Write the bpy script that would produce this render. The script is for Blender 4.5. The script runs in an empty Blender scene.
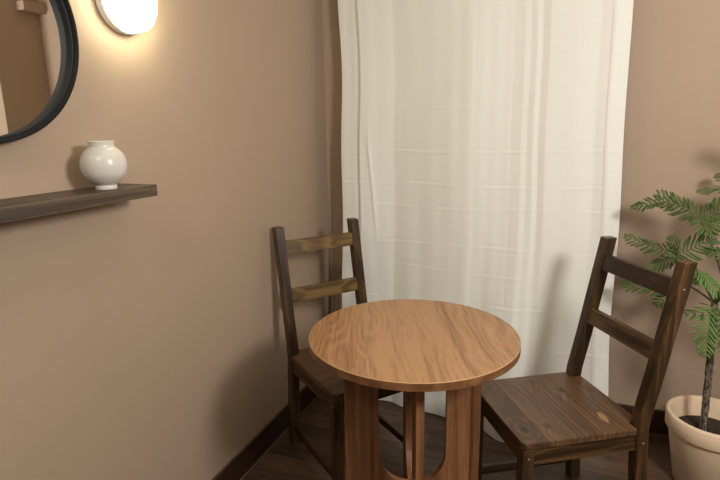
import bpy, bmesh, math, random
from mathutils import Vector, Matrix
random.seed(7)
PI = math.pi
S = bpy.context.scene
C = S.collection

# ------------------------------------------------------------------ helpers
def thing(name, label, cat, loc=(0, 0, 0), rotz=0, group=None):
    o = bpy.data.objects.new(name, None); C.objects.link(o)
    o.empty_display_size = .1
    o.location = loc; o.rotation_euler = (0, 0, rotz)
    tag(o, label, cat, group)
    return o

def tag(o, label, cat, group=None):
    o['label'] = label; o['category'] = cat
    if group: o['group'] = group
    return o

def obj(name, bm, mat, parent=None, smooth=False, bevel=0, seg=2):
    bmesh.ops.recalc_face_normals(bm, faces=bm.faces[:])
    if bevel:
        es = [e for e in bm.edges if len(e.link_faces) == 2 and e.calc_face_angle(0) > .5]
        bmesh.ops.bevel(bm, geom=es, offset=bevel, segments=seg, profile=.5, affect='EDGES', clamp_overlap=True)
    me = bpy.data.meshes.new(name); bm.to_mesh(me); bm.free()
    me.materials.append(mat)
    if smooth:
        for p in me.polygons: p.use_smooth = True
    o = bpy.data.objects.new(name, me); C.objects.link(o)
    if parent: o.parent = parent
    return o

def struct(name, bm, mat, parent=None, **k):
    o = obj(name, bm, mat, parent, **k)
    if not parent: o['kind'] = 'structure'
    return o

def box(bm, lo, hi):
    v = [bm.verts.new((x, y, z)) for x in (lo[0], hi[0]) for y in (lo[1], hi[1]) for z in (lo[2], hi[2])]
    for f in ((0, 1, 3, 2), (4, 6, 7, 5), (0, 4, 5, 1), (2, 3, 7, 6), (0, 2, 6, 4), (1, 5, 7, 3)):
        bm.faces.new([v[i] for i in f])
    return v

def bx(lo, hi):
    bm = bmesh.new(); box(bm, lo, hi); return bm

def loft(rings, closed_ring=True, caps=True, bm=None):
    bm = bm or bmesh.new()
    R = [[bm.verts.new(p) for p in r] for r in rings]
    n = len(R[0])
    for a, b in zip(R, R[1:]):
        for i in range(n if closed_ring else n - 1):
            j = (i + 1) % n
            bm.faces.new((a[i], a[j], b[j], b[i]))
    if caps:
        bm.faces.new(R[0][::-1]); bm.faces.new(R[-1])
    return bm

def lathe(profile, seg=64, axis='z', bm=None, close=True):
    """profile: list of (r, h)"""
    bm = bm or bmesh.new()
    rings = []
    for r, h in profile:
        if r < 1e-6:
            rings.append([bm.verts.new((0, 0, h))])
        else:
            rings.append([bm.verts.new((r * math.cos(2 * PI * i / seg), r * math.sin(2 * PI * i / seg), h)) for i in range(seg)])
    for a, b in zip(rings, rings[1:]):
        for i in range(seg):
            j = (i + 1) % seg
            if len(a) == 1 and len(b) == 1: continue
            if len(a) == 1: bm.faces.new((a[0], b[j], b[i]))
            elif len(b) == 1: bm.faces.new((a[i], a[j], b[0]))
            else: bm.faces.new((a[i], a[j], b[j], b[i]))
    if axis == 'x':
        bmesh.ops.rotate(bm, verts=bm.verts[:], matrix=Matrix.Rotation(PI / 2, 3, 'Y'))
    return bm

def prism(pts, d0, d1, frame):
    """extrude the outline pts (a,b) from d0 to d1; frame(a,b,d) gives the point"""
    return loft([[frame(a, b, d0) for a, b in pts], [frame(a, b, d1) for a, b in pts]])

def spline(pts, n):
    """Catmull-Rom through pts"""
    pts = [Vector(p) for p in pts]
    P = [2 * pts[0] - pts[1]] + pts + [2 * pts[-1] - pts[-2]]
    out = []
    m = len(pts) - 1
    for k in range(n + 1):
        t = k / n * m; i = min(int(t), m - 1); u = t - i
        a, b, c, d = P[i:i + 4]
        out.append(.5 * ((2 * b) + (c - a) * u + (2 * a - 5 * b + 4 * c - d) * u * u + (3 * b - a - 3 * c + d) * u ** 3))
    return out

def tube(bm, pts, r0, r1, seg=8, wob=0):
    n = len(pts); rings = []
    for i, p in enumerate(pts):
        t = (pts[min(i + 1, n - 1)] - pts[max(i - 1, 0)]).normalized()
        u = t.cross(Vector((.3, 1, .1))).normalized(); v = t.cross(u)
        r = r0 + (r1 - r0) * i / (n - 1)
        ring = []
        for k in range(seg):
            a = 2 * PI * k / seg
            rr = r * (1 + wob * random.uniform(-1, 1))
            ring.append(p + rr * (math.cos(a) * u + math.sin(a) * v))
        rings.append(ring)
    return loft(rings, bm=bm)

# ------------------------------------------------------------------ materials
def srgb(r, g, b):
    f = lambda c: (c / 255 / 12.92) if c <= 10 else ((c / 255 + .055) / 1.055) ** 2.4
    return (f(r), f(g), f(b), 1)

class NT:
    def __init__(s, name):
        s.m = bpy.data.materials.new(name); s.m.use_nodes = True
        s.t = s.m.node_tree; s.b = s.t.nodes['Principled BSDF']
    def n(s, kind, **k):
        x = s.t.nodes.new(kind)
        for a, v in k.items(): setattr(x, a, v)
        return x
    def l(s, a, b): s.t.links.new(a, b)
    def math(s, op, a, b=None, clamp=False):
        x = s.n('ShaderNodeMath', operation=op, use_clamp=clamp)
        for i, v in enumerate((a, b)):
            if v is None: continue
            if isinstance(v, (int, float)): x.inputs[i].default_value = v
            else: s.l(v, x.inputs[i])
        return x.outputs[0]
    def comb(s, a, b, c):
        x = s.n('ShaderNodeCombineXYZ')
        for i, v in enumerate((a, b, c)):
            if isinstance(v, (int, float)): x.inputs[i].default_value = v
            else: s.l(v, x.inputs[i])
        return x.outputs[0]
    def noise(s, vec, scale, detail=2, rough=.5, dist=0):
        x = s.n('ShaderNodeTexNoise'); s.l(vec, x.inputs['Vector'])
        x.inputs['Scale'].default_value = scale; x.inputs['Detail'].default_value = detail
        x.inputs['Roughness'].default_value = rough; x.inputs['Distortion'].default_value = dist
        return x.outputs['Fac']
    def ramp(s, fac, stops):
        x = s.n('ShaderNodeValToRGB'); s.l(fac, x.inputs[0])
        e = x.color_ramp.elements
        while len(e) < len(stops): e.new(.5)
        for i, (p, c) in enumerate(stops): e[i].position = p; e[i].color = c
        return x.outputs[0]
    def bump(s, h, strength, dist):
        x = s.n('ShaderNodeBump'); x.inputs['Strength'].default_value = strength; x.inputs['Distance'].default_value = dist
        s.l(h, x.inputs['Height']); s.l(x.outputs[0], s.b.inputs['Normal'])
    def coords(s): return s.n('ShaderNodeTexCoord').outputs['Object']

def plain(name, col, rough=.5, metal=0, spec=.5, vary=.04, scale=30, bump=0):
    k = NT(name); co = k.coords()
    f = k.noise(co, scale, 4)
    lo = tuple(c * (1 - vary) for c in col[:3]) + (1,); hi = tuple(min(1, c * (1 + vary)) for c in col[:3]) + (1,)
    k.l(k.ramp(f, [(.3, lo), (.7, hi)]), k.b.inputs['Base Color'])
    k.b.inputs['Roughness'].default_value = rough; k.b.inputs['Metallic'].default_value = metal
    k.b.inputs['Specular IOR Level'].default_value = spec
    if bump: k.bump(k.noise(co, scale * 6, 3), bump, .002)
    return k.m

def wood(name, cols, axis, stave=0, rings=9, wavy=(1.1, 9), fib=.35, ringw=.5, stavew=.25, rough=.4, spec=.5,
         pores=0, knots=0, rot=0, bump=.15, perobj=True, length=0, lin=0, dist=.3, shift=0, scar=None, f2w=.7, det=3):
    """cols: three colours dark, middle, light; axis: grain direction in the thing's own axes"""
    k = NT(name); co = k.coords()
    if rot:
        mp = k.n('ShaderNodeMapping'); mp.inputs['Rotation'].default_value = (0, 0, rot); k.l(co, mp.inputs[0]); co = mp.outputs[0]
    sp = k.n('ShaderNodeSeparateXYZ'); k.l(co, sp.inputs[0])
    X, Y, Z = sp.outputs
    A, B, D = {'x': (X, Y, Z), 'y': (Y, X, Z), 'z': (Z, X, Y)}[axis]
    off = 0.0
    if perobj:
        oi = k.n('ShaderNodeObjectInfo'); off = k.math('MULTIPLY', oi.outputs['Random'], 23.0)
    tone = None
    if stave:
        idx = k.math('FLOOR', k.math('DIVIDE', k.math('ADD', B, shift), stave))
        if length:
            sh = k.n('ShaderNodeTexWhiteNoise', noise_dimensions='1D'); k.l(idx, sh.inputs['W'])
            i2 = k.math('FLOOR', k.math('ADD', k.math('DIVIDE', A, length), sh.outputs['Value']))
            idx = k.math('ADD', k.math('MULTIPLY', idx, 7.31), k.math('MULTIPLY', i2, 3.77))
        w = k.n('ShaderNodeTexWhiteNoise', noise_dimensions='1D'); k.l(k.math('ADD', idx, .37), w.inputs['W'])
        tone = w.outputs['Value']
        off = k.math('ADD', k.math('MULTIPLY', tone, 17.0), off)
    A2 = k.math('ADD', A, off); D2 = k.math('ADD', D, off)
    n1 = k.noise(k.comb(k.math('MULTIPLY', A2, wavy[0]), k.math('MULTIPLY', B, wavy[1]), k.math('MULTIPLY', D2, wavy[1])), 1, det, .5, dist)
    if lin:
        lb = k.math('MULTIPLY', B, lin)
        if tone is not None: lb = k.math('MULTIPLY', lb, k.math('ADD', .12, k.math('MULTIPLY', tone, 1.2)))
        n1 = k.math('ADD', n1, lb)
    if knots:
        kv = k.n('ShaderNodeTexVoronoi', voronoi_dimensions='2D'); k.l(k.comb(k.math('MULTIPLY', A2, knots * .6), k.math('MULTIPLY', B, knots), 0), kv.inputs['Vector'])
        kv.inputs['Scale'].default_value = 1
        kd = k.math('SUBTRACT', .33, kv.outputs['Distance'], True)
        n1 = k.math('ADD', n1, k.math('MULTIPLY', kd, .9))
    r = k.math('SINE', k.math('MULTIPLY', n1, rings * 6.283))
    r = k.math('ADD', k.math('MULTIPLY', r, .5), .5)
    r = k.math('POWER', r, 1.6)
    f = k.noise(k.comb(k.math('MULTIPLY', A2, 5), k.math('MULTIPLY', B, 230), k.math('MULTIPLY', D2, 230)), 1, 3, .6)
    f2 = k.noise(k.comb(k.math('MULTIPLY', A2, 1.6), k.math('MULTIPLY', B, 26), k.math('MULTIPLY', D2, 26)), 1, 2, .5)
    v = k.math('ADD', k.math('MULTIPLY', r, ringw), k.math('MULTIPLY', k.math('SUBTRACT', f, .5), fib * 2))
    v = k.math('ADD', v, k.math('MULTIPLY', k.math('SUBTRACT', f2, .5), f2w))
    v = k.math('ADD', v, .5 - ringw * .4)
    if tone is not None:
        v = k.math('ADD', v, k.math('MULTIPLY', k.math('SUBTRACT', tone, .5), stavew * 2))
    if knots:
        v = k.math('SUBTRACT', v, k.math('MULTIPLY', k.math('SUBTRACT', kd, .24, True), 6.0))
    if pores:
        q = k.noise(k.comb(k.math('MULTIPLY', A2, 22), k.math('MULTIPLY', B, 480), k.math('MULTIPLY', D2, 480)), 1, 1, .5)
        v = k.math('SUBTRACT', v, k.math('MULTIPLY', k.math('SUBTRACT', q, .6, True), pores * 6))
    out = k.ramp(v, [(0.02, cols[0]), (.5, cols[1]), (.98, cols[2])])
    if scar:                                                            # a worn patch of bare wood with its own outline
        cx, cy, rx, ry, col = scar
        dx = k.math('DIVIDE', k.math('SUBTRACT', X, cx), rx); dy = k.math('DIVIDE', k.math('SUBTRACT', Y, cy), ry)
        dy = k.math('ADD', dy, k.math('MULTIPLY', dx, .35))
        e = k.math('ADD', k.math('ABSOLUTE', dx), k.math('MULTIPLY', dy, dy))
        e = k.math('ADD', e, k.math('MULTIPLY', k.math('SUBTRACT', f, .5), .6))
        mk = k.math('MULTIPLY', k.math('SUBTRACT', 1.0, e, True), 5.0, True)
        mx = k.n('ShaderNodeMix', data_type='RGBA'); k.l(mk, mx.inputs[0]); k.l(out, mx.inputs[6]); mx.inputs[7].default_value = col
        out = mx.outputs[2]
    k.l(out, k.b.inputs['Base Color'])
    k.b.inputs['Roughness'].default_value = rough
    k.b.inputs['Specular IOR Level'].default_value = spec
    if bump: k.bump(f, bump, .001)
    return k.m

def wall_mat():
    k = NT('beige_wallpaper'); co = k.coords()
    f = k.noise(co, 1.3, 3)
    k.l(k.ramp(f, [(.3, srgb(171, 147, 126)), (.7, srgb(176, 152, 131))]), k.b.inputs['Base Color'])
    k.b.inputs['Roughness'].default_value = .62; k.b.inputs['Specular IOR Level'].default_value = .3
    k.bump(k.noise(co, 420, 2), .12, .0015)
    return k.m

def curtain_mat():
    k = NT('cream_curtain_cloth'); co = k.coords()
    sp = k.n('ShaderNodeSeparateXYZ'); k.l(co, sp.inputs[0]); X, Y, Z = sp.outputs
    slub_v = k.noise(k.comb(k.math('MULTIPLY', X, 420), 0, k.math('MULTIPLY', Z, 4)), 1, 2)
    slub_h = k.noise(k.comb(k.math('MULTIPLY', X, 9), 0, k.math('MULTIPLY', Z, 420)), 1, 2)
    w = k.math('ADD', k.math('MULTIPLY', slub_v, .5), k.math('MULTIPLY', slub_h, .5))
    k.l(k.ramp(w, [(.2, srgb(227, 224, 215)), (.8, srgb(238, 236, 228))]), k.b.inputs['Base Color'])
    k.b.inputs['Roughness'].default_value = .85; k.b.inputs['Specular IOR Level'].default_value = .15
    k.b.inputs['Sheen Weight'].default_value = .15
    k.bump(w, .1, .0006)
    return k.m

def emit_mat(name, col, strength):
    k = NT(name)
    k.b.inputs['Base Color'].default_value = col
    k.b.inputs['Emission Color'].default_value = col; k.b.inputs['Emission Strength'].default_value = strength
    return k.m

def leaf_mat(name, c0, c1):
    k = NT(name); co = k.coords()
    f = k.noise(co, 22, 3)
    k.l(k.ramp(f, [(.3, c0), (.7, c1)]), k.b.inputs['Base Color'])
    k.b.inputs['Roughness'].default_value = .55; k.b.inputs['Specular IOR Level'].default_value = .3
    return k.m

def bark_mat():
    k = NT('speckled_bark'); co = k.coords()
    sp = k.n('ShaderNodeSeparateXYZ'); k.l(co, sp.inputs[0]); X, Y, Z = sp.outputs
    f = k.noise(k.comb(k.math('MULTIPLY', X, 160), k.math('MULTIPLY', Y, 160), k.math('MULTIPLY', Z, 45)), 1, 4, .7)
    k.l(k.ramp(f, [(.38, srgb(38, 30, 24)), (.5, srgb(92, 80, 66)), (.64, srgb(150, 136, 116))]), k.b.inputs['Base Color'])
    k.b.inputs['Roughness'].default_value = .85
    k.bump(f, .7, .003)
    return k.m

WALNUT = (srgb(74, 46, 27), srgb(137, 95, 61), srgb(173, 129, 88))
PINE = (srgb(22, 14, 8), srgb(60, 41, 23), srgb(106, 76, 43))
SEAT = dict(stave=.105, rings=7, wavy=(1.5, 6), fib=.45, ringw=.24, stavew=.1, rough=.36, knots=6.5, bump=.12, lin=7, dist=.1)
SCAR = (-.114, .083, .036, .013, srgb(150, 112, 76))
SEATC = (srgb(34, 21, 12), srgb(82, 57, 37), srgb(122, 89, 60))
M = dict(
    wall=wall_mat(), curtain=curtain_mat(),
    ceiling=plain('pale_ceiling_paint', srgb(196, 190, 180), .8),
    base=plain('dark_baseboard', srgb(58, 36, 28), .4, vary=.15),
    floor=wood('dark_floor_planks', (srgb(46, 33, 25), srgb(82, 62, 47), srgb(108, 84, 64)), 'x', stave=.12, length=.9, rings=5, rough=.42, fib=.3, ringw=.3, stavew=.22, perobj=False, bump=.2),
    top=wood('walnut_top', WALNUT, 'y', stave=.115, shift=.03, rings=10, wavy=(2.0, 6.5), det=1, fib=.6, ringw=.24, f2w=1.15, stavew=.45, rough=.36, pores=.35, perobj=False, bump=.04, lin=2.6, dist=.1),
    edge=wood('walnut_edge_band', (srgb(62, 38, 22), srgb(116, 77, 48), srgb(146, 104, 68)), 'y', rings=4, fib=.3, ringw=.2, rough=.4, perobj=False, bump=.05),  # darker walnut: shade on the upright edge is put into the colour
    panel=wood('walnut_panel', (srgb(70, 41, 24), srgb(124, 82, 52), srgb(158, 110, 74)), 'z', stave=.06, rings=4, wavy=(.5, 9), fib=.5, ringw=.2, stavew=.08, rough=.42, pores=.3, bump=.04, lin=3),
    pz=wood('stained_pine_upright', PINE, 'z', rings=5, wavy=(.8, 14), fib=.3, ringw=.28, rough=.32, bump=.12),
    px=wood('stained_pine_crosswise', PINE, 'x', rings=6, wavy=(1.3, 11), fib=.3, ringw=.5, rough=.34, bump=.12),
    py=wood('stained_pine_lengthwise', PINE, 'y', rings=6, wavy=(1.1, 14), fib=.3, ringw=.45, rough=.34, bump=.12),
    seat=wood('stained_pine_seat', SEATC, 'x', scar=SCAR, **SEAT),
    seat2=wood('stained_pine_seat_plain', SEATC, 'x', **SEAT),
    slat2=wood('olive_stained_pine_slat', (srgb(44, 31, 14), srgb(96, 71, 37), srgb(134, 104, 60)), 'x', rings=5, wavy=(1.6, 9), fib=.3, ringw=.4, rough=.34, bump=.12, knots=5),
    shelf=wood('dark_walnut_shelf', (srgb(34, 26, 20), srgb(76, 61, 48), srgb(112, 93, 76)), 'y', rings=5, wavy=(1, 16), fib=.4, ringw=.3, rough=.5, perobj=False, bump=.1),
    plaster=plain('grey_white_plaster', srgb(120, 116, 110), .8),
    seal=plain('brown_floor_seal', srgb(112, 90, 72), .5),
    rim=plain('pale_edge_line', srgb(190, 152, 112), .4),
    black=plain('black_frame_lacquer', srgb(20, 19, 20), .5, spec=.25, vary=.08),
    steel=plain('bolt_steel', srgb(120, 112, 102), .4, .9),
    ceramic=plain('white_glaze', srgb(214, 208, 199), .22, vary=.01, scale=8),
    lampbase=plain('grey_white_lamp_base', srgb(232, 230, 222), .5),
    glow=emit_mat('lit_opal_diffuser', (1, .975, .67, 1), 29),
    terracotta=plain('pale_terracotta', srgb(224, 197, 168), .85, vary=.07, scale=9, bump=.15),
    soil=plain('dark_soil', srgb(48, 38, 30), .95, vary=.5, scale=90, bump=1),
    bark=bark_mat(),
    stem=plain('green_brown_stem', srgb(84, 88, 52), .6, vary=.2),
    leaf=leaf_mat('green_leaflets', srgb(62, 82, 38), srgb(98, 117, 62)),
    leafl=leaf_mat('young_yellow_green_leaflets', srgb(88, 122, 56), srgb(120, 150, 78)),
    paper=plain('white_paper', srgb(240, 236, 228), .7),
)
k = NT('mirror_glass'); k.b.inputs['Metallic'].default_value = 1; k.b.inputs['Roughness'].default_value = .01
k.b.inputs['Base Color'].default_value = (.86, .86, .84, 1); M['mirror'] = k.m

# ------------------------------------------------------------------ the room
H = 2.42; XR = 1.915; XF = 3.3; YF = -4.3; YJ = -.3
struct('floor', bx((-.1, YF - .1, -.06), (XF + .1, .1, 0)), M['floor'])
struct('ceiling', bx((-.1, YF - .1, H), (XF + .1, .1, H + .06)), M['ceiling'])
struct('wall_left', bx((-.1, YF - .1, 0), (0, .1, H)), M['wall'])
struct('wall_back', bx((0, 0, 0), (XR, .1, H)), M['wall'])
struct('wall_return', bx((XR, YJ, 0), (XF, .1, H)), M['wall'])
struct('wall_right', bx((XF, YF - .1, 0), (XF + .1, YJ, H)), M['plaster'])
struct('wall_front', bx((0, YF - .1, 0), (XF, YF, H)), M['plaster'])
struct('baseboard_left', bx((0, YF, 0), (.012, -.0, .108)), M['base'], bevel=.002)
struct('baseboard_back', bx((.012, -.012, 0), (XR, 0, .108)), M['base'], bevel=.002)
struct('baseboard_right', bx((XR - .012, YJ, 0), (XR, -.012, .108)), M['base'], bevel=.002)
struct('top_edge_strip', bx((0, YF, .108), (.006, 0, .1105)), M['seal'], S.objects['baseboard_left'], bevel=.001)  # thin strip, lighter than the baseboard, along its top edge
struct('top_edge_strip', bx((.012, -.006, .108), (XR, 0, .1105)), M['seal'], S.objects['baseboard_back'], bevel=.001)  # same lighter strip on top of the back baseboard
struct('seal_strip', bx((.012, YF, 0), (.017, -.012, .005)), M['seal'], S.objects['baseboard_left'], bevel=.001)
struct('trim_1', bx((0, -.004, .108), (.022, 0, H)), M['wall'], bevel=.0015)           # lapped wallpaper strip in the corner
struct('trim_2', bx((1.85, -.14, 2.03), (XR, 0, 2.08)), M['wall'], bevel=.003)       # small boxed ledge seen in the mirror

# ------------------------------------------------------------------ curtain
CX0, CX1, CZ0, CZ1 = .118, 1.35, .003, H
# fold profile: (fraction of width, depth toward the room)
FP = [(0, .010), (.068, .010), (.082, .0172), (.213, .007), (.376, .0175), (.508, .0255), (.646, .013), (.68, .0162), (.70, .0137), (.72, .0170), (.737, .0148), (.760, .019),
      (.913, .0195), (.955, .0255), (1.0, .0185)]
def prof(u):
    for (a, p), (b, q) in zip(FP, FP[1:]):
        if a <= u <= b:
            t = (u - a) / (b - a)
            return p + (q - p) * t
    return FP[-1][1]
random.seed(3)
CREASES = [(1.235, .0022), (1.218, -.0014), (1.085, .0024), (.985, .0018), (.81, .0022), (.70, .0014), (.55, .0022), (.38, .002), (1.42, .0012), (1.62, .001), (.26, .002)]
CRW = [(random.uniform(0, 6), random.uniform(3, 8), random.uniform(.003, .010)) for _ in CREASES]
def curtain_pt(u, z):
    low = max(0, 1 - z / 1.9)
    xl = CX0 + .006 * math.sin(z * 9) * (1 - low) + .012 * low - .02 * max(0, z - 1.75)
    xr = 1.318 + .036 * low + .008 * math.sin(z * 7 + 1) * low
    x = xl + (xr - xl) * u
    depth = prof(u) * (1.6 + 1.1 * low)
    # broad swell growing to the hem
    depth += low * (.012 * math.sin(u * 17 + 1.2 * low) + .014 * math.sin(u * 9 + 2)) + .05 + low ** 2 * .092
    depth += low ** 3 * .125 * math.exp(-((u - .655) / .08) ** 2) + low ** 3 * .035 * math.exp(-((u - .27) / .07) ** 2)
    for (zc, a), (ph, fr, wb) in zip(CREASES, CRW):
        dz = z - zc - wb * math.sin(u * fr + ph)
        amp = max(.12, .5 + .5 * math.sin(u * fr * 3.1 + ph * 2) + .25 * math.sin(u * 47 + ph))
        depth += (.42 + .6 * low) * a * amp * (math.exp(-(dz / .005) ** 2) - .7 * math.exp(-((dz - .008) / .006) ** 2))
    depth += .0012 * math.sin(u * 61 + z * 5) * low + .0007 * math.sin(u * 97 + 3 * math.sin(u * 11))
    # diagonal drag crease near the left side
    d = (u - .115) - .03 * (1.3 - z) / .5
    depth += .006 * math.exp(-(d / .006) ** 2) * max(0, min(1, (1.35 - z) / .1)) * max(0, min(1, (z - .78) / .15))
    return Vector((x, -depth, z))
def cloth(u0, u1, nu, z0, z1, nz, off=0, thick=.0012):
    """a sheet of cloth with a front, a back and closed edges"""
    F, Bk, Q = [], [], []
    w = nu + 1; n = w * (nz + 1)
    for j in range(nz + 1):
        z = z0 + (z1 - z0) * j / nz
        for i in range(nu + 1):
            p = curtain_pt(u0 + (u1 - u0) * i / nu, z); p.y -= off
            F.append(p); Bk.append(Vector((p.x, p.y + thick, p.z)))
    for j in range(nz):
        for i in range(nu):
            a = j * w + i
            Q.append((a, a + 1, a + w + 1, a + w)); Q.append((n + a, n + a + w, n + a + w + 1, n + a + 1))
    for i in range(nu):
        a = i; Q.append((a + 1, a, n + a, n + a + 1)); a = nz * w + i; Q.append((a, a + 1, n + a + 1, n + a))
    for j in range(nz):
        a = j * w; Q.append((a, a + w, n + a + w, n + a)); a = j * w + nu; Q.append((a + w, a, n + a, n + a + w))
    return F + Bk, Q
def cloth_obj(name, g):
    me = bpy.data.meshes.new(name); me.from_pydata(g[0], [], g[1]); me.materials.append(M['curtain'])
    nf = len(g[1])
    for p in me.polygons: p.use_smooth = abs(p.normal.y) > .3
    o = bpy.data.objects.new(name, me); C.objects.link(o); o.parent = cur
    me.set_sharp_from_angle(angle=math.radians(60))
    return o
cur = thing('curtain', 'long cream cloth curtain hanging in soft folds along the back wall', 'curtain', (0, 0, 0))
cloth_obj('cloth_panel', cloth(0, 1, 330, CZ0, CZ1, 460))
cloth_obj('side_hem', cloth(.945, .999, 24, CZ0 + .01, CZ1, 240, off=.0022))
cloth_obj('bottom_hem', cloth(.004, .935, 200, CZ0 + .001, .085, 12, off=.0022))

# ------------------------------------------------------------------ table
TX, TY, TR, TH = .723, -.9715, .3135, .735
TA = math.radians(21.5)                       # the long panel lies along this direction
tb = thing('round_table', 'round walnut veneer table on two crossed arch panels', 'table', (TX, TY, 0), TA)
pr = [(0, TH - .024), (TR - .0015, TH - .024), (TR - .0003, TH - .023), (TR - .0003, TH - .0015), (TR - .0018, TH), (0, TH)]
obj('tabletop', lathe(pr, 192), M['top'], tb)
obj('edge_band', lathe([(TR - .0004, TH - .0235), (TR + .0008, TH - .0225), (TR + .0008, TH - .0015), (TR - .0004, TH - .0014)], 192), M['edge'], tb)
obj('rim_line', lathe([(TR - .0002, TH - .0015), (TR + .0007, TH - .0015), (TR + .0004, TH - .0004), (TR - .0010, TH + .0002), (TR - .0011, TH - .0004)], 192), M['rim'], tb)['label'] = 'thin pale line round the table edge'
L, CW, CB = .212, .106, .222                  # half length, half width of the cut-out, its lowest point
zt = TH - .024
T = .011
arc = [(-CW * math.cos(PI * i / 32), CB + CW - CW * math.sin(PI * i / 32)) for i in range(33)]
def panel(frame):
    """two uprights joined by a solid foot with a half-round cut-out, in strips"""
    top = [(-L, zt), (-CW, zt)] + arc + [(CW, zt), (L, zt)]
    bot = [(-L, 0), (-CW, 0)] + [(x, 0) for x, _ in arc] + [(CW, 0), (L, 0)]
    bm = bmesh.new(); V = {}
    def v(p, d):
        k = (round(p[0], 5), round(p[1], 5), d)
        if k not in V: V[k] = bm.verts.new(frame(p[0], p[1], d))
        return V[k]
    A = CB + CW
    for d in (-T, T):
        for sx in (-1, 1):
            bm.faces.new([v(q, d) for q in ((sx * L, 0), (sx * CW, 0), (sx * CW, A), (sx * CW, zt), (sx * L, zt))])
        for p, q in zip(arc, arc[1:]):
            bm.faces.new([v(p, d), v(q, d), v((q[0], 0), d), v((p[0], 0), d)])
    rim = [(-L, 0), (-L, zt), (-CW, zt)] + arc + [(CW, zt), (L, zt), (L, 0)] + [(x, 0) for x, _ in arc[::-1]]
    for p, q in zip(rim, rim[1:] + rim[:1]):
        if p != q: bm.faces.new([v(p, -T), v(q, -T), v(q, T), v(p, T)])
    return bm
obj('base_panel', panel(lambda a, b, d: (a, d, b)), M['panel'], tb)
obj('base_panel', panel(lambda a, b, d: (d, a, b)), M['panel'], tb)

# ------------------------------------------------------------------ chairs
CWD, HS, SD, RK, HC = .389, .434, .401, .098, .95
pt, pd = .038, .042
ex = CWD / 2 - pt / 2
def post_y(z): return -RK * (z - HS) / (HC - HS) if z > HS else -.03 * (HS - z) / HS
def make_chair(label, group):
    t = thing('wooden_chair', label, 'chair', group=group)
    for s in (-1, 1):
        rings = []
        for z in (0, .2, HS - .05, HS - .012, HS + .03, .6, .8, HC):
            y = post_y(z) + (.003 if abs(z - HS) < .06 else 0)
            rings.append([(s * ex - pt / 2, y - pd / 2, z), (s * ex + pt / 2, y - pd / 2, z), (s * ex + pt / 2, y + pd / 2, z), (s * ex - pt / 2, y + pd / 2, z)])
        leg = obj('rear_post', loft(rings), M['pz'], t, bevel=.0035)
        for z in (.868, HS - .055):
            bm = lathe([(0, .0025), (.0045, .002), (.006, 0), (.006, -.004), (0, -.004)], 16, 'x')
            if s < 0: bmesh.ops.scale(bm, vec=(-1, 1, 1), verts=bm.verts[:])
            bmesh.ops.translate(bm, vec=(s * (ex + pt / 2), post_y(z), z), verts=bm.verts[:])
            b = obj('bolt', bm, M['steel'], leg, smooth=True)
            b['label'] = 'small metal bolt head'
    for s in (-1, 1):
        fx = s * (CWD / 2 - pt / 2 - .001); fy = SD - .003 - pt / 2
        leg = obj('front_leg', bx((fx - pt / 2, fy - pt / 2, 0), (fx + pt / 2, fy + pt / 2, HS - .0225)), M['pz'], t, bevel=.0035)
        bm = lathe([(0, .0025), (.0045, .002), (.006, 0), (.006, -.004), (0, -.004)], 16, 'x')
        if s < 0: bmesh.ops.scale(bm, vec=(-1, 1, 1), verts=bm.verts[:])
        bmesh.ops.translate(bm, vec=(fx + s * pt / 2, fy, HS - .055), verts=bm.verts[:])
        b = obj('bolt', bm, M['steel'], leg, smooth=True); b['label'] = 'small metal bolt head'
    # seat board, notched round the posts
    w = CWD / 2; n = pd / 2 + .003; q = w - pt - .0015
    o = [(-w, n), (-w, SD - .012), (-w + .012, SD), (w - .012, SD), (w, SD - .012), (w, n), (q, n), (q, -.016), (-q, -.016), (-q, n)]
    obj('seat', prism(o, HS - .022, HS, lambda a, b, d: (a, b, d)), M['seat'], t, bevel=.003)
    # slats
    for za, zb in ((.837, .893), (.640, .696)):
        ya, yb = post_y(za) + .006, post_y(zb) + .006
        r = lambda x: [(x, ya - .009, za), (x, ya + .009, za), (x, yb + .009, zb), (x, yb - .009, zb)]
        X = ex - pt / 2 + .006
        obj('back_slat', loft([r(-X), r(0), r(X)]), M['px'], t, bevel=.003)
    # aprons
    at, ab = HS - .0225, HS - .078
    xi = ex - pt / 2 + .004
    obj('front_apron', bx((-xi, SD - .03, ab), (xi, SD - .010, at)), M['px'], t, bevel=.002)
    obj('rear_apron', bx((-xi, -.010, ab), (xi, .010, at)), M['px'], t, bevel=.002)
    for s in (-1, 1):
        x0 = s * (CWD / 2 - .006) - (.018 if s > 0 else 0)
        obj('side_apron', bx((x0, pd / 2 - .006, ab), (x0 + .018, SD - pt - .001, at)), M['py'], t, bevel=.002)
        x1 = s * ex - .009
        obj('side_stretcher', bx((x1, post_y(.08) + pd / 2 - .006, .064), (x1 + .018, SD - pt - .001, .096)), M['py'], t, bevel=.002)
    return t
def copy_tree(o, parent=None):
    c = o.copy(); C.objects.link(c)
    if parent: c.parent = parent
    for ch in list(o.children): copy_tree(ch, c)
    return c
GC = 'dark wooden chairs at the round table'
ch1 = make_chair('dark stained wooden ladder back chair in front of the potted tree, whole seat in view', GC)
ch2 = copy_tree(ch1)
ch1.location = (1.2933, -.597, 0); ch1.rotation_euler = (0, 0, math.radians(122.28))
ch2.location = (.226, -.501, 0); ch2.rotation_euler = (0, 0, math.radians(-128.14))
for c in ch2.children:
    m2 = {'seat': M['seat2'], 'back_slat': M['slat2']}.get(c.name.split('.')[0])
    if m2: c.material_slots[0].link = 'OBJECT'; c.material_slots[0].material = m2
ch2['label'] = 'dark stained wooden ladder back chair against the left wall, seat partly under the round table'

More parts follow.
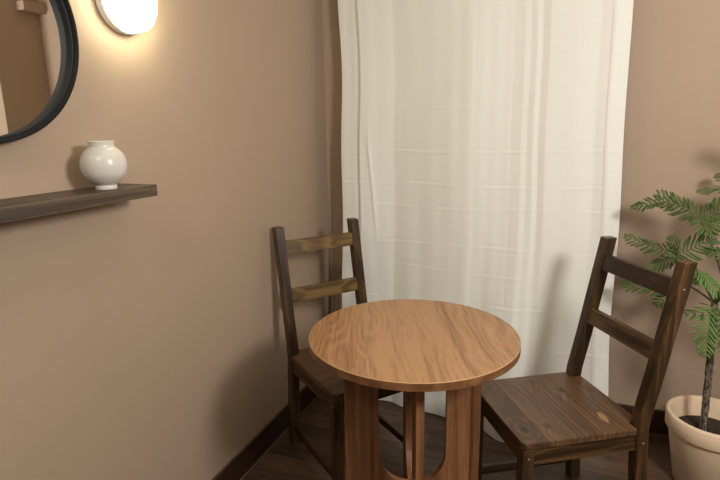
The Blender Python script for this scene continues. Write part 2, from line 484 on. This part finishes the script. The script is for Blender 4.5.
# ------------------------------------------------------------------ shelf, vase, mirror, lamp
sh = obj('wall_shelf', bx((0, -2.30, 1.181), (.132, -1.333, 1.210)), M['shelf'], bevel=.001)
tag(sh, 'long dark brown wooden floating shelf on the left wall', 'shelf')

vp = [(0, 0), (.022, 0), (.0245, .0015), (.0245, .0075), (.0235, .0095), (.0275, .0130), (.0360, .020), (.0444, .030), (.0496, .041), (.0525, .058), (.0500, .075), (.0452, .085), (.0375, .0945), (.0315, .0992), (.0290, .101),
      (.0283, .104), (.0284, .109), (.0298, .1135), (.0288, .1150), (.0272, .113), (.0262, .104), (.03, .097), (.042, .085), (.047, .065), (.04, .032), (.02, .012), (0, .01)]
pts = spline([Vector((a, b, 0)) for a, b in vp], 100)
va = obj('moon_vase', lathe([(max(0, v.x), v.y) for v in pts[:]], 64), M['ceramic'], smooth=True)
va.location = (.079, -1.445, 1.2103)
tag(va, 'small round white ceramic vase with short neck standing on the shelf', 'vase')

MY, MZ, MR = -1.680, 1.562, .235
mi = thing('round_mirror', 'round wall mirror in a deep black rim above the shelf', 'mirror', (0, MY, MZ))
fp = [(MR - .012, .0), (MR - .001, .0), (MR, .002), (MR, .047), (MR - .0015, .049), (MR - .0055, .049), (MR - .007, .0475), (MR - .0075, .038), (MR - .0105, .037), (MR - .0115, .036), (MR - .012, .022), (MR - .012, .012), (MR - .012, .0)]
obj('mirror_frame', lathe(fp, 192, 'x'), M['black'], mi)
obj('mirror_pane', lathe([(0, .016), (MR - .0122, .016), (MR - .0122, .022), (0, .022)], 192, 'x'), M['mirror'], mi)

la = thing('wall_lamp', 'lit round opal wall lamp high on the left wall', 'lamp', (0, -1.262, 1.680))
obj('lamp_base', lathe([(0, .0), (.075, 0), (.075, .003), (.0805, .0035), (.0815, .005), (.0815, .023), (.0805, .0245), (0, .0245)], 96, 'x'), M['lampbase'], la)
obj('lamp_shade', lathe([(.0, .0247), (.0785, .0247), (.0790, .026), (.0790, .048), (.0775, .056), (.072, .0625), (.062, .066), (.045, .0675), (0, .068)], 96, 'x'), M['glow'], la, smooth=True)['label'] = 'glowing white opal shade'

# ------------------------------------------------------------------ potted tree
PX, PY = 1.69, -.315
PB = PX, PY
pl = thing('potted_plant', 'small feathery green tree in a pale terracotta pot beside the right chair', 'plant', (PX, PY, 0))
R0 = .152; RH = .285
pp = [(0, 0), (.098, 0), (.104, .004), (.139, RH - .070), (.140, RH - .066), (.1475, RH - .064), (.150, RH - .060), (R0, RH - .006), (R0 - .004, RH), (R0 - .013, RH), (R0 - .017, RH - .004),
      (R0 - .022, RH - .045), (R0 - .031, RH - .085), (.09, .02), (0, .02)]
obj('pot', lathe(pp, 96), M['terracotta'], pl, smooth=False)
for p in pl.children[0].data.polygons: p.use_smooth = True
sb = lathe([(0, RH - .073), (.06, RH - .072), (.11, RH - .075), (R0 - .0285, RH - .075), (R0 - .031, RH - .085), (0, RH - .085)], 48)
for v in sb.verts:
    if v.co.z > RH - .077 and v.co.xy.length < .115: v.co.z += random.uniform(-.002, .004)
obj('soil', sb, M['soil'], pl, smooth=True)
def rel(p): return Vector(p) - Vector((PX, PY, 0))
random.seed(11)
bm = bmesh.new()
tp = spline([rel(q) for q in ((1.664, -.315, .205), (1.660, -.312, .398), (1.654, -.31, .555), (1.650, -.31, .67), (1.648, -.305, .715))], 60)
tube(bm, tp, .0125, .0105, 12, .10)
for f_ in (.32, .55, .78, .93):                                          # short cut-off twigs on the trunk
    p = tp[int(f_ * 60)]; a = random.uniform(0, 6.28)
    tube(bm, [p, p + Vector((math.cos(a) * .012, math.sin(a) * .012, .006)), p + Vector((math.cos(a) * .02, math.sin(a) * .02, .016))], .004, .003, 8)
obj('trunk', bm, M['bark'], pl, smooth=True)
J = (1.648, -.305, .712)
def branch(*pts, r0=.0045, r1=.002):
    bm = bmesh.new(); tube(bm, spline([rel(q) for q in pts], 24), r0, r1, 8)
    return obj('branch', bm, M['stem'], pl, smooth=True)
branch(J, (1.664, -.30, .78), (1.66, -.27, .827), (1.626, -.27, .916), (1.584, -.25, 1.001))
branch(J, (1.618, -.30, .764), (1.588, -.28, .823), (1.525, -.27, .868))
branch(J, (1.608, -.30, .741), (1.575, -.27, .755), (1.54, -.25, .742), (1.497, -.25, .722))
branch(J, (1.70, -.29, .80), (1.74, -.25, .92), (1.72, -.21, 1.08), r0=.005)
branch(J, (1.70, -.36, .80), (1.70, -.36, .88), (1.67, -.34, .90), r1=.0015)
branch(J, (1.69, -.27, .85), (1.73, -.22, 1.0), (1.76, -.2, 1.2), r0=.005)

def frond(pts, n, ln, mat='leaf', up=None, w=.0042, droop=.25, fan=58):
    """a feather-shaped leaf: a thin rib with pairs of narrow leaflets"""
    rib = spline([rel(q) for q in pts], 40)
    bm = bmesh.new(); tube(bm, rib, .0015, .0007, 6)
    N = Vector(up or (.15, -.75, .65)).normalized()
    n = round(n * .78)
    for k in range(n):
        t = .04 + .95 * k / (n - 1); i = min(39, int(t * 40))
        p = rib[i].lerp(rib[min(40, i + 1)], t * 40 - i)
        d = (rib[min(40, i + 1)] - rib[max(0, i - 1)]).normalized()
        nn = (N - d * N.dot(d)).normalized(); sdir = d.cross(nn)
        l = .86 * ln * (.62 + .5 * math.sin(PI * min(1, .18 + .72 * t)) - .35 * max(0, t - .75) / .25)
        for s in (-1, 1):
            an = math.radians(fan * (1 - .45 * t) + random.uniform(-7, 7))
            dr = (d * math.cos(an) + sdir * s * math.sin(an) - nn * random.uniform(-.1, droop)).normalized()
            sd = dr.cross(nn).normalized(); tn = sd.cross(dr)
            ll = l * random.uniform(.88, 1.08)
            rings = []
            for q, wd in ((0, .2), (.15, .6), (.45, .95), (.75, 1), (.92, .72), (1, .2)):
                c = p + dr * ll * q - nn * (droop * .25 * ll * q * q)
                ww = w * wd
                rings.append([c - sd * ww, c - tn * .0004 , c + sd * ww, c + tn * .0006])
            loft(rings, bm=bm)
    o = obj('frond', bm, M[mat], pl, smooth=True)
    if mat == 'leafl': o['label'] = 'bright yellow green young leaf'
    return o
FR = [
    ([(1.561, -.22, 1.035), (1.463, -.22, 1.057), (1.373, -.22, 1.035)], 17, .042, 'leaf', None),
    ([(1.587, -.24, 1.012), (1.529, -.24, 1.040), (1.450, -.24, 1.085)], 13, .062, 'leaf', (.1, -.9, .4)),
    ([(1.590, -.22, 1.004), (1.636, -.22, 1.035), (1.690, -.22, 1.085)], 14, .060, 'leaf', None),
    ([(1.600, -.30, .978), (1.640, -.31, .997), (1.70, -.32, 1.004)], 10, .060, 'leaf', (.1, -.6, .8)),
    ([(1.575, -.26, 1.02), (1.580, -.31, 1.00), (1.590, -.36, .975)], 12, .050, 'leaf', (0, -.5, .9)),
    ([(1.720, -.20, 1.085), (1.650, -.2, 1.108), (1.583, -.2, 1.100)], 15, .045, 'leaf', (.1, -.3, .95)),
    ([(1.535, -.25, .871), (1.445, -.25, .892), (1.356, -.25, .924)], 16, .046, 'leaf', None),
    ([(1.515, -.31, .885), (1.561, -.32, .912), (1.607, -.32, .948)], 12, .066, 'leaf', (0, -.95, .3)),
    ([(1.523, -.26, .862), (1.512, -.27, .895), (1.496, -.28, .936)], 9, .040, 'leaf', (.2, -.8, .5)),
    ([(1.527, -.26, .862), (1.484, -.27, .842), (1.435, -.28, .820)], 13, .044, 'leaf', (0, -.6, .8)),
    ([(1.555, -.27, .845), (1.520, -.30, .868), (1.490, -.33, .880)], 11, .046, 'leaf', (0, -.6, .8)),
    ([(1.497, -.25, .722), (1.427, -.25, .734), (1.358, -.25, .739)], 14, .050, 'leaf', (0, -.5, .85)),
    ([(1.541, -.24, .738), (1.515, -.24, .705), (1.484, -.24, .670)], 10, .045, 'leaf', None),
    ([(1.607, -.30, .778), (1.587, -.3, .799), (1.556, -.3, .832)], 10, .036, 'leafl', (0, -.9, .3)),
    ([(1.588, -.31, .824), (1.621, -.33, .790), (1.672, -.34, .745)], 14, .042, 'leafl', (.3, -.8, .5)),
    ([(1.640, -.33, .709), (1.600, -.38, .700), (1.552, -.40, .694)], 6, .052, 'leaf', (0, -.5, .85)),
    ([(1.630, -.36, .716), (1.606, -.42, .657), (1.613, -.43, .566)], 15, .056, 'leafl', (0, -1, .15)),
    ([(1.645, -.36, .716), (1.662, -.42, .65), (1.675, -.42, .569)], 15, .046, 'leaf', (.1, -1, .1)),
    ([(1.670, -.34, .900), (1.640, -.33, .90), (1.606, -.32, .905)], 9, .040, 'leaf', None),
    # on the side away from the window side of the picture
    ([(1.72, -.21, 1.08), (1.77, -.24, 1.11), (1.84, -.27, 1.09)], 15, .050, 'leaf', None),
    ([(1.72, -.22, 1.08), (1.73, -.29, 1.11), (1.75, -.38, 1.10)], 15, .050, 'leaf', (0, -.3, .95)),
    ([(1.72, -.20, 1.07), (1.69, -.14, 1.12), (1.66, -.10, 1.15)], 12, .045, 'leaf', None),
    ([(1.76, -.2, 1.2), (1.74, -.24, 1.27), (1.69, -.29, 1.30)], 15, .050, 'leaf', None),
    ([(1.76, -.2, 1.2), (1.79, -.25, 1.25), (1.84, -.33, 1.27)], 15, .050, 'leaf', None),
    ([(1.66, -.34, .72), (1.73, -.38, .76), (1.81, -.42, .72)], 15, .050, 'leaf', None),
    ([(1.67, -.34, .90), (1.72, -.40, .93), (1.77, -.46, .90)], 14, .050, 'leaf', None),
    ([(1.74, -.25, .92), (1.79, -.28, .95), (1.85, -.32, .92)], 14, .045, 'leaf', None),
]
random.seed(21)
for f_ in FR: frond(*f_)

# ------------------------------------------------------------------ scrap on the floor
o_ = [(-.012, -.006), (.010, -.012), (.014, .004), (.002, .010)]
sc = obj('paper_scrap', prism(o_, 0, .0012, lambda a, b, d: (a, b, d + .004 * (a > .005) * (d > 0))), M['paper'])
sc.location = (1.397, -.205, .0004)
tag(sc, 'tiny white paper scrap on the dark floor behind the right chair', 'paper')

# ------------------------------------------------------------------ light
def lamp(name, loc, power, col, radius, kind='POINT', rot=None, size=None):
    d = bpy.data.lights.new(name, kind); d.energy = power; d.color = col
    if kind == 'POINT': d.shadow_soft_size = radius
    else: d.shape = 'DISK'; d.size = size
    o = bpy.data.objects.new(name, d); C.objects.link(o); o.location = loc
    if rot: o.rotation_euler = rot
    return o
lamp('room_lamp_light', (2.08, -1.78, 1.76), 96, (1, .985, .94), .19)
lamp('wall_fill_light', (.75, -2.95, H - .15), 24, (1, .94, .80), .15)  # unseen fill light, added behind the camera to brighten the left wall
w = bpy.data.worlds.new('room_air'); S.world = w; w.use_nodes = True
w.node_tree.nodes['Background'].inputs[0].default_value = (.9, .8, .68, 1)
w.node_tree.nodes['Background'].inputs[1].default_value = .01

# ------------------------------------------------------------------ camera
f, yaw, pit, rol = 518.72, math.radians(21.557), math.radians(-12.4255), math.radians(-.9566)
fw = Vector((-math.sin(yaw) * math.cos(pit), math.cos(yaw) * math.cos(pit), math.sin(pit)))
rt = Vector((math.cos(yaw), math.sin(yaw), 0)); up = rt.cross(fw)
r2 = math.cos(rol) * rt + math.sin(rol) * up; u2 = r2.cross(fw)
cd = bpy.data.cameras.new('camera'); cd.sensor_width = 36; cd.lens = f * 36 / 720; cd.clip_start = .02
cam = bpy.data.objects.new('camera', cd); C.objects.link(cam)
cam.matrix_world = Matrix(((r2.x, u2.x, -fw.x, 1.1204), (r2.y, u2.y, -fw.y, -2.399), (r2.z, u2.z, -fw.z, 1.351), (0, 0, 0, 1)))
S.camera = cam
S.view_settings.view_transform = 'Standard'; S.view_settings.look = 'None'
S.view_settings.gamma = 1; S.view_settings.use_curve_mapping = False
S.view_settings.exposure = 0
